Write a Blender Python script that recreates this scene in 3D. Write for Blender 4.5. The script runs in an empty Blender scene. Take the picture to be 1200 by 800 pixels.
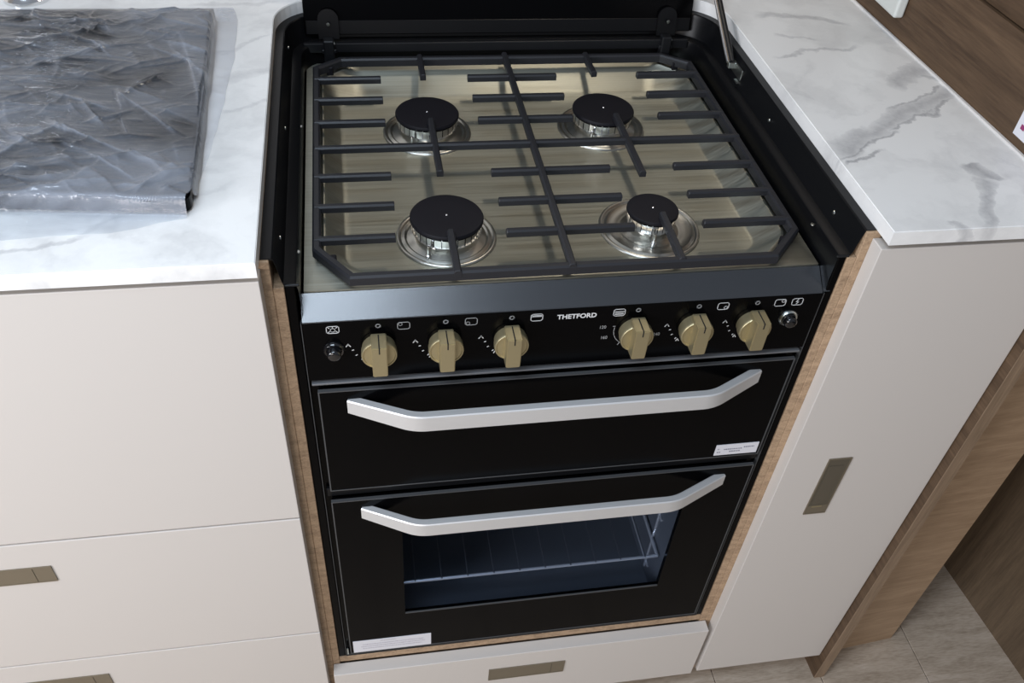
import bpy, bmesh, math, random
import numpy as np
from mathutils import Vector, Matrix, Euler
random.seed(4); rng = np.random.default_rng(7)
S = bpy.context.scene; COL = S.collection
PI = math.pi

# ------------------------------------------------------------------ camera
cd = bpy.data.cameras.new('camera'); cam = bpy.data.objects.new('camera', cd); COL.objects.link(cam)
cam.location = (0.08874, -0.58875, 0.48581)
cam.rotation_euler = (0.808163, -0.062238, -0.157277)
cd.sensor_width = 36; cd.lens = 36*1043.83/1200; cd.clip_start = 0.01
S.camera = cam

# ------------------------------------------------------------------ world, lights, exposure
W = bpy.data.worlds.new('world'); S.world = W; W.use_nodes = True
W.node_tree.nodes['Background'].inputs[0].default_value = (0.80, 0.88, 1.0, 1)
W.node_tree.nodes['Background'].inputs[1].default_value = 0.30
def area(name, loc, target, sx, sy, power, col, spread=180):
    l = bpy.data.lights.new(name, 'AREA'); l.shape = 'RECTANGLE'; l.size = sx; l.size_y = sy
    l.energy = power; l.color = col; l.spread = math.radians(spread)
    o = bpy.data.objects.new(name, l); COL.objects.link(o); o.location = loc
    o.rotation_euler = (Vector(target)-Vector(loc)).to_track_quat('-Z', 'Y').to_euler()
    return o
area('roof_hatch_daylight', (-0.25, -0.52, 1.10), (-0.25, -0.36, 0), 0.80, 0.44, 13.5, (0.72, 0.85, 1.0))
area('side_window_daylight', (-1.50, -1.05, 0.45), (0, 0.1, -0.2), 0.9, 0.7, 30.0, (0.95, 0.955, 1.0))
area('front_fill_light', (-0.75, -2.40, 0.15), (0.30, 0.1, -0.5), 0.9, 1.2, 20.0, (1.0, 0.92, 0.86))  # added fill to brighten front faces and floor, no known opening there
area('ceiling_spot_lamp', (0.52, 0.56, 0.98), (0.28, 0.26, -0.06), 0.13, 0.13, 1.5, (1.0, 0.88, 0.72))
S.view_settings.view_transform = 'Standard'; S.view_settings.look = 'None'
S.view_settings.gamma = 1; S.view_settings.use_curve_mapping = False
S.view_settings.exposure = 0.0

# ------------------------------------------------------------------ materials
def mat(name, col, rough=0.5, metal=0.0, spec=0.5, **kw):
    m = bpy.data.materials.new(name); m.use_nodes = True
    b = m.node_tree.nodes['Principled BSDF']
    b.inputs['Base Color'].default_value = (*col, 1); b.inputs['Roughness'].default_value = rough
    b.inputs['Metallic'].default_value = metal; b.inputs['Specular IOR Level'].default_value = spec
    for k, v in kw.items(): b.inputs[k].default_value = v
    return m
class NT:
    def __init__(s, m): s.t = m.node_tree; s.b = s.t.nodes['Principled BSDF']; s.L = s.t.links.new
    def n(s, typ, **kw):
        x = s.t.nodes.new(typ)
        for k, v in kw.items():
            if k == 'inp':
                for a, b in v.items(): x.inputs[a].default_value = b
            else: setattr(x, k, v)
        return x
    def coord(s, scale=(1,1,1), rot=(0,0,0)):
        c = s.n('ShaderNodeTexCoord'); mp = s.n('ShaderNodeMapping')
        mp.inputs['Scale'].default_value = scale; mp.inputs['Rotation'].default_value = rot
        s.L(c.outputs['Object'], mp.inputs[0]); return mp.outputs[0]
    def noise(s, vec, scale, detail=4, rough=0.5, dist=0.0):
        x = s.n('ShaderNodeTexNoise', inp={'Scale': scale, 'Detail': detail, 'Roughness': rough, 'Distortion': dist})
        s.L(vec, x.inputs['Vector']); return x.outputs['Fac']
    def ramp(s, fac, stops):
        r = s.n('ShaderNodeValToRGB'); e = r.color_ramp.elements
        while len(e) < len(stops): e.new(0.5)
        for i, (p, c) in enumerate(stops):
            e[i].position = p; e[i].color = (*c, 1) if len(c) == 3 else c
        s.L(fac, r.inputs[0]); return r.outputs[0]
    def math(s, op, a, b=None, clamp=False):
        x = s.n('ShaderNodeMath', operation=op, use_clamp=clamp)
        for i, v in enumerate((a, b)):
            if v is None: continue
            if isinstance(v, (int, float)): x.inputs[i].default_value = v
            else: s.L(v, x.inputs[i])
        return x.outputs[0]
    def mix(s, fac, a, b, typ='MIX'):
        x = s.n('ShaderNodeMix', data_type='RGBA', blend_type=typ)
        for i, v in ((0, fac), (6, a), (7, b)):
            if isinstance(v, (int, float)): x.inputs[i].default_value = v
            elif isinstance(v, tuple): x.inputs[i].default_value = (*v, 1)
            else: s.L(v, x.inputs[i])
        return x.outputs[2]
    def bump(s, h, strength, dist=0.001):
        x = s.n('ShaderNodeBump', inp={'Strength': strength, 'Distance': dist})
        s.L(h, x.inputs['Height']); s.L(x.outputs[0], s.b.inputs['Normal'])

def oak(name, axis, dark, light, rough=0.5, fine=1.0, dens=1.0):
    m = mat(name, light, rough, spec=0.35); t = NT(m)
    sc = [55*dens]*3; sc['xyz'.index(axis)] = 3.0*dens**3
    v = t.coord(tuple(sc)); a = t.noise(v, 1.0, 5, 0.62, 0.6)
    sc2 = [330*dens]*3; sc2['xyz'.index(axis)] = 22*dens**3
    v2 = t.coord(tuple(sc2)); b = t.noise(v2, 1.0, 3, 0.6)
    f = t.math('ADD', t.math('MULTIPLY', a, 0.62), t.math('MULTIPLY', b, 0.38*fine))
    c = t.ramp(f, [(0.30, dark), (0.50, tuple((x+y)/2 for x, y in zip(dark, light))), (0.68, light)])
    t.L(c, t.b.inputs['Base Color']); t.bump(f, 0.35, 0.0006)
    return m
M = {}  # one oak laminate; local light and shade put into its separate tones
M['white'] = mat('white_laminate', (0.575, 0.538, 0.502), 0.42)
M['white_edge'] = mat('white_edging', (0.66, 0.64, 0.62), 0.4)
M['oak_z'] = oak('oak_vertical', 'z', (0.145, 0.098, 0.062), (0.30, 0.212, 0.14))
M['oak_edge'] = oak('oak_edge', 'x', (0.13, 0.080, 0.046), (0.44, 0.305, 0.195), 0.6, 1.5, 2.6)
M['oak_wall_shaded'] = oak('oak_wall_shaded', 'y', (0.046, 0.026, 0.014), (0.132, 0.082, 0.047), 0.6)  # same laminate, darkened with the shade on the partition
M['oak_pillar'] = oak('oak_pillar', 'x', (0.25, 0.165, 0.10), (0.42, 0.295, 0.19))
M['oak_dark'] = oak('oak_dark', 'z', (0.07, 0.048, 0.030), (0.15, 0.105, 0.066))
M['black'] = mat('black_enamel', (0.0040, 0.0042, 0.0050), 0.33, spec=0.20)
M['black_soft'] = mat('black_satin', (0.0075, 0.0080, 0.0095), 0.42, spec=0.3)
M['black_glass'] = mat('black_glass', (0.0015, 0.0015, 0.0018), 0.16, spec=0.06)
M['cast'] = mat('cast_iron_enamel', (0.018, 0.0185, 0.022), 0.42, spec=0.4)
M['cap'] = mat('burner_cap_enamel', (0.006, 0.0055, 0.0085), 0.6, spec=0.25)
M['gloss'] = mat('gloss_black_button', (0.006, 0.006, 0.007), 0.08, spec=0.8)
M['gap'] = mat('shadow_gap', (0.004, 0.004, 0.004), 0.9)
M['chrome'] = mat('chrome', (0.80, 0.80, 0.80), 0.12, 1.0)
M['alu'] = mat('brushed_aluminium', (0.72, 0.725, 0.73), 0.40, 0.55)
M['brass'] = mat('champagne_metal', (0.44, 0.378, 0.228), 0.36, 0.78)
M['trim_metal'] = mat('dull_trim', (0.16, 0.165, 0.175), 0.4, 0.4)
M['pewter'] = mat('bronze_handle', (0.235, 0.20, 0.145), 0.40, 0.6)
M['pewter2'] = mat('bronze_handle_inner', (0.165, 0.145, 0.11), 0.40, 0.6)
M['print'] = mat('white_print', (0.62, 0.62, 0.62), 0.6)
M['print_dim'] = mat('grey_print', (0.30, 0.30, 0.30), 0.6)
M['paper'] = mat('sticker_paper', (0.66, 0.66, 0.70), 0.5)
M['ink'] = mat('sticker_ink', (0.20, 0.20, 0.25), 0.6)
M['redink'] = mat('purple_ink', (0.25, 0.03, 0.12), 0.6)
M['plastic'] = mat('white_plastic', (0.62, 0.64, 0.61), 0.35)
M['steel_edge'] = mat('zinc_steel', (0.55, 0.58, 0.56), 0.28, 1.0)
M['enamel_in'] = mat('oven_enamel', (0.150, 0.162, 0.180), 0.35)
M['shaded_wire'] = mat('shelf_wire_shaded', (0.22, 0.23, 0.25), 0.3, 0.6)  # same shelf wire, oven shade put into a darker colour
M['wire'] = mat('shelf_wire', (0.85, 0.86, 0.88), 0.25, 0.5)
for k in ('alu', 'brass'):
    t = NT(M[k]); v = t.coord((8, 900, 900)); h = t.noise(v, 1, 2)
    t.L(t.math('ADD', t.math('MULTIPLY', h, 0.22), 0.30), t.b.inputs['Roughness']); t.bump(h, 0.08, 0.0003)
# enamelled fascia strip: speckled satin black
M['strip'] = mat('satin_strip', (0.020, 0.022, 0.026), 0.26, spec=1.0)
t = NT(M['strip']); h = t.noise(t.coord((1,1,1)), 900, 2); t.bump(h, 0.22, 0.0003)
for k in ('white', 'black', 'black_soft', 'cast'):
    t = NT(M[k]); h = t.noise(t.coord(), 1400, 2); t.bump(h, 0.10 if k != 'cast' else 0.35, 0.0002)
# brushed stainless hob
M['steel'] = mat('brushed_stainless', (0.42, 0.405, 0.355), 0.3, 1.0)
t = NT(M['steel'])
h = t.noise(t.coord((5, 420, 60)), 1, 4, 0.6); g = t.noise(t.coord((2, 30, 30)), 1, 3)
t.L(t.math('ADD', t.math('MULTIPLY', h, 0.25), 0.34), t.b.inputs['Roughness'])
t.L(t.ramp(t.math('ADD', t.math('MULTIPLY', h, .7), t.math('MULTIPLY', g, .3)), [(0.3, (0.35, 0.345, 0.285)), (0.7, (0.48, 0.475, 0.405))]), t.b.inputs['Base Color'])
t.bump(h, 0.10, 0.0003)
t.b.inputs['Anisotropic'].default_value = 0.52
tg = t.n('ShaderNodeCombineXYZ', inp={'Y': 1.0}); t.L(tg.outputs[0], t.b.inputs['Tangent'])
M['steel_plain'] = mat('polished_stainless', (0.55, 0.54, 0.49), 0.30, 1.0)
# marble laminate worktop
M['marble'] = mat('marble_laminate', (0.8, 0.8, 0.8), 0.30, spec=0.4)
t = NT(M['marble']); C0 = t.n('ShaderNodeTexCoord').outputs['Object']
def warp(sc, amt, det=5):
    x = t.n('ShaderNodeTexNoise', inp={'Scale': sc, 'Detail': det, 'Roughness': 0.6}); t.L(C0, x.inputs['Vector'])
    s1 = t.n('ShaderNodeVectorMath', operation='SUBTRACT'); t.L(x.outputs['Color'], s1.inputs[0]); s1.inputs[1].default_value = (.5,.5,.5)
    s2 = t.n('ShaderNodeVectorMath', operation='SCALE'); t.L(s1.outputs[0], s2.inputs[0]); s2.inputs['Scale'].default_value = amt
    s3 = t.n('ShaderNodeVectorMath', operation='ADD'); t.L(C0, s3.inputs[0]); t.L(s2.outputs[0], s3.inputs[1])
    return s3.outputs[0]
wv = warp(16, 0.05); wv2 = warp(9, 0.12)
def segment(vec, p0, p1, w0, w1, strength):
    """soft line from p0 to p1 on the slab, returned as 0..strength"""
    d = Vector(p1)-Vector(p0); Ln = d.length; d.normalize()
    sx = t.n('ShaderNodeSeparateXYZ'); t.L(vec, sx.inputs[0])
    ax = t.math('SUBTRACT', sx.outputs[0], p0[0]); ay = t.math('SUBTRACT', sx.outputs[1], p0[1])
    al = t.math('ADD', t.math('MULTIPLY', ax, d.x), t.math('MULTIPLY', ay, d.y))
    ac = t.math('ABSOLUTE', t.math('SUBTRACT', t.math('MULTIPLY', ax, d.y), t.math('MULTIPLY', ay, d.x)))
    u = t.math('DIVIDE', al, Ln)
    w = t.math('ADD', t.math('MULTIPLY', u, w1-w0), w0)
    a = t.math('SUBTRACT', 1.0, t.math('DIVIDE', ac, w), True)
    e = t.math('MULTIPLY', t.math('MULTIPLY', u, 8.0, True), t.math('MULTIPLY', t.math('SUBTRACT', 1.0, u), 8.0, True), True)
    return t.math('MULTIPLY', t.math('MULTIPLY', t.math('POWER', a, 0.5), e), strength)
mask = None
for p0, p1, w0, w1, st in [((0.560, 0.130), (0.650, 0.184), .018, .015, .72), ((0.560, 0.120), (0.660, 0.172), .0035, .003, 1.0), ((0.625, 0.172), (0.772, 0.256), .014, .010, .72), ((0.640, 0.168), (0.760, 0.236), .003, .003, .9), ((0.660, 0.205), (0.760, 0.262), .003, .003, .8),
        ((0.566, 0.112), (0.622, 0.130), .004, .003, 1.0), ((0.700, 0.100), (0.712, 0.070), .012, .012, .9), ((0.706, 0.074), (0.650, -0.006), .010, .007, .75),
        ((0.690, 0.262), (0.790, 0.330), .014, .018, .7), ((0.74, 0.29), (0.79, 0.26), .006, .010, .7),
        ((0.60, 0.455), (0.72, 0.43), .010, .006, .6), ((0.58, 0.34), (0.70, 0.36), .005, .004, .6), ((0.735, 0.06), (0.79, 0.02), .020, .02, .55),
        ((0.62, 0.01), (0.64, -0.01), .006, .006, .6), ((0.60, 0.40), (0.66, 0.38), .004, .004, .45),
        ((-0.05, 0.30), (0.02, 0.335), .012, .010, .40), ((-0.045, 0.245), (0.01, 0.26), .004, .004, .35), ((-0.24, 0.018), (-0.13, 0.052), .004, .004, .55),
        ((-0.06, 0.36), (0.0, 0.41), .004, .003, .4), ((-0.16, 0.04), (-0.02, 0.12), .003, .003, .25), ((-0.10, 0.49), (0.01, 0.50), .004, .006, .4)]:
    s_ = segment(wv, p0, p1, w0, w1, st)
    mask = s_ if mask is None else t.math('MAXIMUM', mask, s_)
cl = t.noise(wv2, 7, 6, 0.6); rd = t.math('ABSOLUTE', t.math('SUBTRACT', t.noise(wv2, 4.2, 4, 0.5), 0.5))
fine = t.math('MULTIPLY', t.math('SUBTRACT', 1.0, t.math('MULTIPLY', rd, 34), True), t.math('MULTIPLY', t.math('SUBTRACT', cl, 0.42), 2.4, True))
c = t.mix(t.math('MULTIPLY', t.math('SUBTRACT', cl, 0.44), 3.2, True), (0.83, 0.825, 0.81), (0.60, 0.595, 0.585))
c = t.mix(t.math('MULTIPLY', fine, 0.55), c, (0.34, 0.34, 0.35))
br = t.noise(C0, 120, 4, 0.7)
c = t.mix(t.math('MULTIPLY', mask, t.math('ADD', t.math('MULTIPLY', br, 0.9), 0.30), True), c, (0.29, 0.29, 0.305))
t.L(c, t.b.inputs['Base Color'])
# floor planks
M['floor'] = mat('grey_oak_vinyl', (0.3, 0.26, 0.22), 0.5); t = NT(M['floor'])
f = t.math('ADD', t.math('MULTIPLY', t.noise(t.coord((9, 60, 9), (0,0,0.45)), 1, 6, 0.65, 1.0), 0.6), t.math('MULTIPLY', t.noise(t.coord((80, 500, 80), (0,0,0.45)), 1, 3), 0.4))
t.L(t.ramp(f, [(0.3, (0.26, 0.205, 0.15)), (0.52, (0.43, 0.355, 0.28)), (0.75, (0.56, 0.48, 0.40))]), t.b.inputs['Base Color'])
# tinted oven glass
M['tint'] = bpy.data.materials.new('tinted_oven_glass'); M['tint'].use_nodes = True
n = M['tint'].node_tree; n.nodes.clear(); o_ = n.nodes.new('ShaderNodeOutputMaterial'); mx = n.nodes.new('ShaderNodeMixShader')
tr = n.nodes.new('ShaderNodeBsdfTransparent'); tr.inputs[0].default_value = (0.74, 0.77, 0.82, 1)
gl = n.nodes.new('ShaderNodeBsdfGlossy'); gl.inputs['Roughness'].default_value = 0.06
fr = n.nodes.new('ShaderNodeLayerWeight'); fr.inputs[0].default_value = 0.03
n.links.new(fr.outputs['Fresnel'], mx.inputs[0]); n.links.new(tr.outputs[0], mx.inputs[1]); n.links.new(gl.outputs[0], mx.inputs[2]); n.links.new(mx.outputs[0], o_.inputs[0])
# protective film: mostly clear, milky where it is crumpled
M['film'] = bpy.data.materials.new('crinkled_film'); M['film'].use_nodes = True
m = M['film']; n = m.node_tree; n.nodes.clear()
class FT(NT):
    def __init__(s, m): s.t = m.node_tree; s.L = s.t.links.new
t = FT(m)
o_ = t.n('ShaderNodeOutputMaterial'); tr = t.n('ShaderNodeBsdfTransparent'); tr.inputs[0].default_value = (0.985, 0.985, 0.99, 1)
df = t.n('ShaderNodeBsdfDiffuse'); df.inputs[0].default_value = (0.74, 0.80, 0.92, 1)
gl = t.n('ShaderNodeBsdfGlossy'); gl.inputs['Roughness'].default_value = 0.17; gl.inputs[0].default_value = (1, 1, 1, 1)
fine_ = t.noise(t.coord((60, 170, 60), (0, 0, 0.2)), 1, 3, 0.6, 1.0)
bp_ = t.n('ShaderNodeBump', inp={'Strength': 0.35, 'Distance': 0.0015}); t.L(fine_, bp_.inputs['Height'])
t.L(bp_.outputs[0], gl.inputs['Normal']); t.L(bp_.outputs[0], df.inputs['Normal'])
milk = t.n('ShaderNodeAttribute', attribute_name='milkiness').outputs['Fac']
m1 = t.n('ShaderNodeMixShader'); t.L(milk, m1.inputs[0]); t.L(tr.outputs[0], m1.inputs[1]); t.L(df.outputs[0], m1.inputs[2])
lw = t.n('ShaderNodeFresnel', inp={'IOR': 1.5}); t.L(bp_.outputs[0], lw.inputs['Normal'])
m2 = t.n('ShaderNodeMixShader'); t.L(lw.outputs[0], m2.inputs[0]); t.L(m1.outputs[0], m2.inputs[1]); t.L(gl.outputs[0], m2.inputs[2])
t.L(m2.outputs[0], o_.inputs[0])

# ------------------------------------------------------------------ builders (all given in world metres)
def woff(o):
    v = Vector((0,0,0))
    while o is not None: v += o.location; o = o.parent
    return v
def obj(name, bm, m, parent=None, smooth=False, origin=None, rec=True):
    if parent is None and origin is None and len(bm.verts):
        xs = [v.co for v in bm.verts]
        origin = (sum(p.x for p in xs)/len(xs), sum(p.y for p in xs)/len(xs), min(p.z for p in xs))
    off = woff(parent) if parent is not None else Vector(origin)
    if parent is not None and origin is not None: off = Vector(origin)
    bmesh.ops.translate(bm, verts=bm.verts, vec=-off)
    if rec: bmesh.ops.recalc_face_normals(bm, faces=bm.faces)
    me = bpy.data.meshes.new(name); bm.to_mesh(me); bm.free()
    me.materials.append(m)
    if smooth is True:
        me.polygons.foreach_set('use_smooth', [True]*len(me.polygons))
    elif smooth:
        me.polygons.foreach_set('use_smooth', [True]*len(me.polygons)); me.set_sharp_from_angle(angle=math.radians(smooth))
    o = bpy.data.objects.new(name, me); COL.objects.link(o)
    if parent is not None:
        o.parent = parent
        if origin is not None: o.location = Vector(origin)-woff(parent)
    else: o.location = off
    return o
def thing(name, label, cat, loc, group=None):
    o = bpy.data.objects.new(name, None); COL.objects.link(o); o.location = loc; o.empty_display_size = 0.02
    o['label'] = label; o['category'] = cat
    if group: o['group'] = group
    return o
def tag(o, label, cat, group=None):
    o['label'] = label; o['category'] = cat
    if group: o['group'] = group
    return o
def struct(name, bm, m): o = obj(name, bm, m, origin=(0,0,0)); o['kind'] = 'structure'; return o
def BM(): return bmesh.new()
def fixobj(bm): bmesh.ops.recalc_face_normals(bm, faces=bm.faces)
def box(bm, x0, x1, y0, y1, z0, z1, bev=0.0, seg=1):
    r = bmesh.ops.create_cube(bm, size=1)
    for v in r['verts']:
        v.co = Vector((x0 if v.co.x < 0 else x1, y0 if v.co.y < 0 else y1, z0 if v.co.z < 0 else z1))
    if bev > 0:
        ed = {e for v in r['verts'] for e in v.link_edges}
        bmesh.ops.bevel(bm, geom=list(ed), offset=bev, segments=seg, affect='EDGES', profile=0.5)
    return bm
def bx(*a, **k): return box(BM(), *a, **k)
def prism(bm, poly, z0, z1, bev=0.0, seg=2):
    """polygon in xy extruded between z0 and z1, top and bottom edges bevelled"""
    vs = [bm.verts.new((x, y, z0)) for x, y in poly]; f = bm.faces.new(vs)
    r = bmesh.ops.extrude_face_region(bm, geom=[f]); top = [g for g in r['geom'] if isinstance(g, bmesh.types.BMVert)]
    for v in top: v.co.z = z1
    if bev > 0:
        ts = set(top); ed = [e for e in {e for v in top for e in v.link_edges} if e.verts[0] in ts and e.verts[1] in ts]
        bmesh.ops.bevel(bm, geom=ed, offset=bev, segments=seg, affect='EDGES')
    return bm
def prism_axis(poly, a0, a1, axis, bev=0.0, seg=2):
    """polygon given in the two other axes, extruded along axis"""
    bm = prism(BM(), poly, a0, a1, bev, seg)
    for v in bm.verts:
        x, y, z = v.co
        v.co = (x, z, y) if axis == 'y' else (z, x, y)
    return bm
def lathe(bm, cx, cy, prof, n=48, axis='z', cz=0):
    """prof: (radius, height) list from bottom to top; axis z or y (height then runs towards -y)"""
    rings = []
    for r, h in prof:
        ring = []
        for i in range(n):
            a = 2*PI*i/n; u, w = r*math.cos(a), r*math.sin(a)
            ring.append(bm.verts.new((cx+u, cy+w, cz+h) if axis == 'z' else (cx+u, cy-h, cz+w)))
            if r < 1e-7: break
        rings.append(ring)
    for a, b in zip(rings, rings[1:]):
        for i in range(n):
            j = (i+1) % n
            p = [a[i % len(a)], a[j % len(a)], b[j % len(b)], b[i % len(b)]]
            q = []
            for v in p:
                if v not in q: q.append(v)
            if len(q) > 2:
                try: bm.faces.new(q)
                except ValueError: pass
    for ring in (rings[0], rings[-1]):
        if len(ring) > 2:
            try: bm.faces.new(ring)
            except ValueError: pass
    return bm
def tube(bm, pts, r, n=8, closed=False):
    pts = [Vector(p) for p in pts]; rings = []
    N = len(pts)
    for i, p in enumerate(pts):
        if closed: d = (pts[(i+1) % N]-pts[i-1]).normalized()
        else: d = (pts[min(i+1, N-1)]-pts[max(i-1, 0)]).normalized()
        up = Vector((0,0,1)) if abs(d.z) < 0.9 else Vector((1,0,0))
        s = d.cross(up).normalized(); u = s.cross(d)
        rr = r[i] if isinstance(r, (list, tuple)) else r
        rings.append([bm.verts.new(p+s*rr*math.cos(2*PI*k/n)+u*rr*math.sin(2*PI*k/n)) for k in range(n)])
    rng_ = range(N) if closed else range(N-1)
    for i in rng_:
        a, b = rings[i], rings[(i+1) % N]
        for k in range(n): bm.faces.new((a[k], a[(k+1) % n], b[(k+1) % n], b[k]))
    if not closed: bm.faces.new(rings[0]); bm.faces.new(rings[-1][::-1])
    return bm
def text_bm(txt, x, y, z, size, xs=1.0, shear=0.0, bold=0.0):
    """flat lettering standing on a front (-y) face, x = left end, z = baseline"""
    c = bpy.data.curves.new('lettering', 'FONT'); c.body = txt; c.size = size; c.extrude = 0.00008; c.shear = shear; c.offset = bold
    c.resolution_u = 4
    o = bpy.data.objects.new('lettering', c); COL.objects.link(o)
    dg = bpy.context.evaluated_depsgraph_get(); me = bpy.data.meshes.new_from_object(o.evaluated_get(dg))
    bm = BM(); bm.from_mesh(me)
    bpy.data.objects.remove(o); bpy.data.curves.remove(c); bpy.data.meshes.remove(me)
    for v in bm.verts: a, b, d = v.co; v.co = (x+a*xs, y-d, z+b)
    return bm

# ================================================================== SETTING
fl = bpy.data.objects.new('floor', None)
fbm = bx(-2.2, 2.2, -2.6, 0.9, -0.93, -0.8925); fl = struct('floor', fbm, M['gap'])
pm = {}
for i in range(-4, 12):                     # vinyl planks, joints recessed
    w = 0.178; x0 = -0.82+i*w
    y = -1.5 - (i % 3)*0.42
    while y < 0.62:
        ln = 1.20
        obj('plank', bx(x0+0.0006, x0+w-0.0006, y+0.0006, min(y+ln, 0.66)-0.0006, -0.8925, -0.8895, bev=0.0006), M['floor'], fl)
        y += ln
struct('wall_back', bx(-2.0, 1.5, 0.66, 0.70, -0.89, 1.15), M['white'])
struct('wall_left', bx(-1.56, -1.50, 0.10, 0.66, -0.89, 1.15), M['white'])
struct('wall_right', prism(BM(), [(1.095, 0.20), (1.175, -0.55), (1.20, -0.55), (1.13, 0.66), (1.045, 0.66)], -0.89, 0.35), M['oak_dark'])

# oak partition beside the worktop
t_ = thing('partition_panel', 'tall oak partition panel at the right end of the worktop, front edge running to the floor', 'panel', (0.778, 0.3, -0.89))
obj('panel_board', prism(BM(), [(0.7695, -0.0115), (0.7865, -0.0115), (0.782, 0.655), (0.7505, 0.655), (0.7655, 0.111)], -0.89, 0.119), M['oak_wall_shaded'], t_)
obj('upper_board', prism(BM(), [(0.7735, -0.0115), (0.7865, -0.0115), (0.782, 0.655), (0.7545, 0.655), (0.7695, 0.111)], 0.1205, 0.95), M['oak_wall_shaded'], t_)
obj('front_edging', bx(0.7695, 0.7865, -0.0125, -0.0115, -0.89, 0.119, bev=0.0003), M['oak_z'], t_)['label'] = 'oak front edging strip in a better-lit tone'
t_ = tag(obj('end_pillar', prism(BM(), [(0.787, 0.026), (0.932, 0.038), (0.926, 0.22), (0.787, 0.22)], -0.89, 0.119, 0.001), M['oak_pillar']), 'oak pillar board set back behind the partition edge, lower right', 'panel')

# ================================================================== WORKTOP
def arc(cx, cy, r, a0, a1, n=10): return [(cx+r*math.cos(math.radians(a0+(a1-a0)*i/n)), cy+r*math.sin(math.radians(a0+(a1-a0)*i/n))) for i in range(n+1)]
R0 = 0.062; XL, XR, YB = 0.0, 0.563, 0.512
poly = [(-1.45, -0.003), (XL, -0.003)] + arc(XL+R0, YB-R0, R0, 180, 90) + arc(XR-R0, YB-R0, R0, 90, 0) + [(XR, -0.003), (0.7685, -0.003), (0.7640, 0.111), (0.7500, 0.655), (-1.45, 0.655)]
wt = obj('worktop', prism(BM(), poly, 0.0064, 0.0217, 0.0008, 2), M['marble'], origin=(0,0,0))
tag(wt, 'white marble-patterned worktop around the cooker on both sides', 'worktop')
eb = prism(BM(), [(0.7642, -0.003), (0.7680, -0.003), (0.7648, 0.111), (0.7501, 0.650), (0.7470, 0.650), (0.7614, 0.111)], 0.0213, 0.0240, 0.0006, 1)
obj('edge_strip', eb, M['white_edge'], wt)['label'] = 'pale sealing strip along the wall side'

# ================================================================== CABINETS
def pull(parent, x0, x1, z0, z1, y=0.0, vertical=False, mark=False):
    """recessed bronze flush handle: rim, sunken tray, thumb bar"""
    ho = obj('handle', bx(x0, x1, y-0.0005, y+0.004, z0, z1, bev=0.0003), M['pewter2'], parent); ho['label'] = 'bronze flush handle'
    w = 0.0016; h = BM()
    fr_ = [(x0, z0), (x1, z0), (x1, z1), (x0, z1)]; fi = [(x0+w, z0+w), (x1-w, z0+w), (x1-w, z1-w), (x0+w, z1-w)]
    v = [[h.verts.new((p[0], yy, p[1])) for p in q] for q, yy in ((fr_, y-0.0004), (fr_, y-0.0014), (fi, y-0.0014), (fi, y-0.0004))]
    for i in range(4):
        for k in range(4): h.faces.new((v[i][k], v[i][(k+1) % 4], v[(i+1) % 4][(k+1) % 4], v[(i+1) % 4][k]))
    obj('handle_rim', h, M['pewter'], ho)
    if vertical:
        obj('handle_plate', bx(x0+0.005, x1-0.007, y-0.0010, y-0.0005, z0+0.020, z1-0.014), M['pewter2'], ho)
        obj('handle_mark', bx(x0+0.007, x1-0.009, y-0.0012, y-0.0010, z0+0.0138, z0+0.0160), M['brass'], ho)
        obj('handle_lip', bx(x0+w, x1-w, y-0.0010, y-0.0005, z0+w, z0+0.0175), M['pewter'], ho)
    else:
        obj('handle_lip', bx(x1-0.019, x1-w, y-0.0010, y-0.0005, z0+w, z1-w), M['pewter'], ho)
        obj('handle_plate', bx(x0+w, x1-0.0200, y-0.0010, y-0.0005, z0+w, z1-w), M['pewter'], ho)
    return ho
L = thing('left_cabinet', 'white base cabinet with drawers under the plastic-wrapped sink lid', 'cabinet', (-0.4, 0.3, -0.86))
L.name = 'base_cabinet'
obj('carcass', bx(-1.2, -0.008, 0.0195, 0.60, -0.86, 0.004), M['oak_z'], L)
obj('door', bx(-0.62, 0.0, 0.0, 0.018, -0.3337, -0.0005, bev=0.0008, seg=2), M['white'], L)
for z0, z1 in ((-0.5830, -0.3368), (-0.8380, -0.5860)):
    d = obj('drawer', bx(-0.62, 0.0, 0.0, 0.018, z0, z1, bev=0.0008, seg=2), M['white'], L)
    pull(d, -0.3780, -0.2662, z1-0.0705, z1-0.0418)
obj('side_panel', bx(-0.008, 0.0078, 0.018, 0.60, -0.86, 0.0062, bev=0.0006), M['oak_edge'], L)
obj('filler_strip', bx(0.0080, 0.0172, 0.0182, 0.50, -0.86, -0.0235, bev=0.0005), M['oak_edge'], L)
Rc = thing('base_cabinet', 'tall white cabinet door with upright bronze handle right of the cooker', 'cabinet', (0.66, 0.3, -0.86))
obj('carcass', bx(0.568, 0.7510, 0.0195, 0.60, -0.86, 0.004), M['oak_z'], Rc)
d = obj('door', bx(0.560, 0.7678, 0.0, 0.018, -0.8360, -0.0005, bev=0.0008, seg=2), M['white'], Rc)
pull(d, 0.6120, 0.6415, -0.4246, -0.3145, vertical=True)
obj('side_panel', bx(0.5522, 0.568, 0.018, 0.60, -0.86, 0.0062, bev=0.0006), M['oak_edge'], Rc)
obj('filler_strip', bx(0.5428, 0.5520, 0.0182, 0.50, -0.86, -0.0235, bev=0.0005), M['oak_edge'], Rc)
Dc = thing('drawer_unit', 'low white plinth drawer directly beneath the oven', 'drawer', (0.28, 0.3, -0.86))
obj('shelf_board', bx(0.0175, 0.5425, 0.0185, 0.50, -0.7055, -0.6925, bev=0.0005), M['oak_edge'], Dc)
d = obj('drawer', bx(0.0085, 0.5518, 0.0, 0.0175, -0.8420, -0.7077, bev=0.0008, seg=2), M['white'], Dc)
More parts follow.
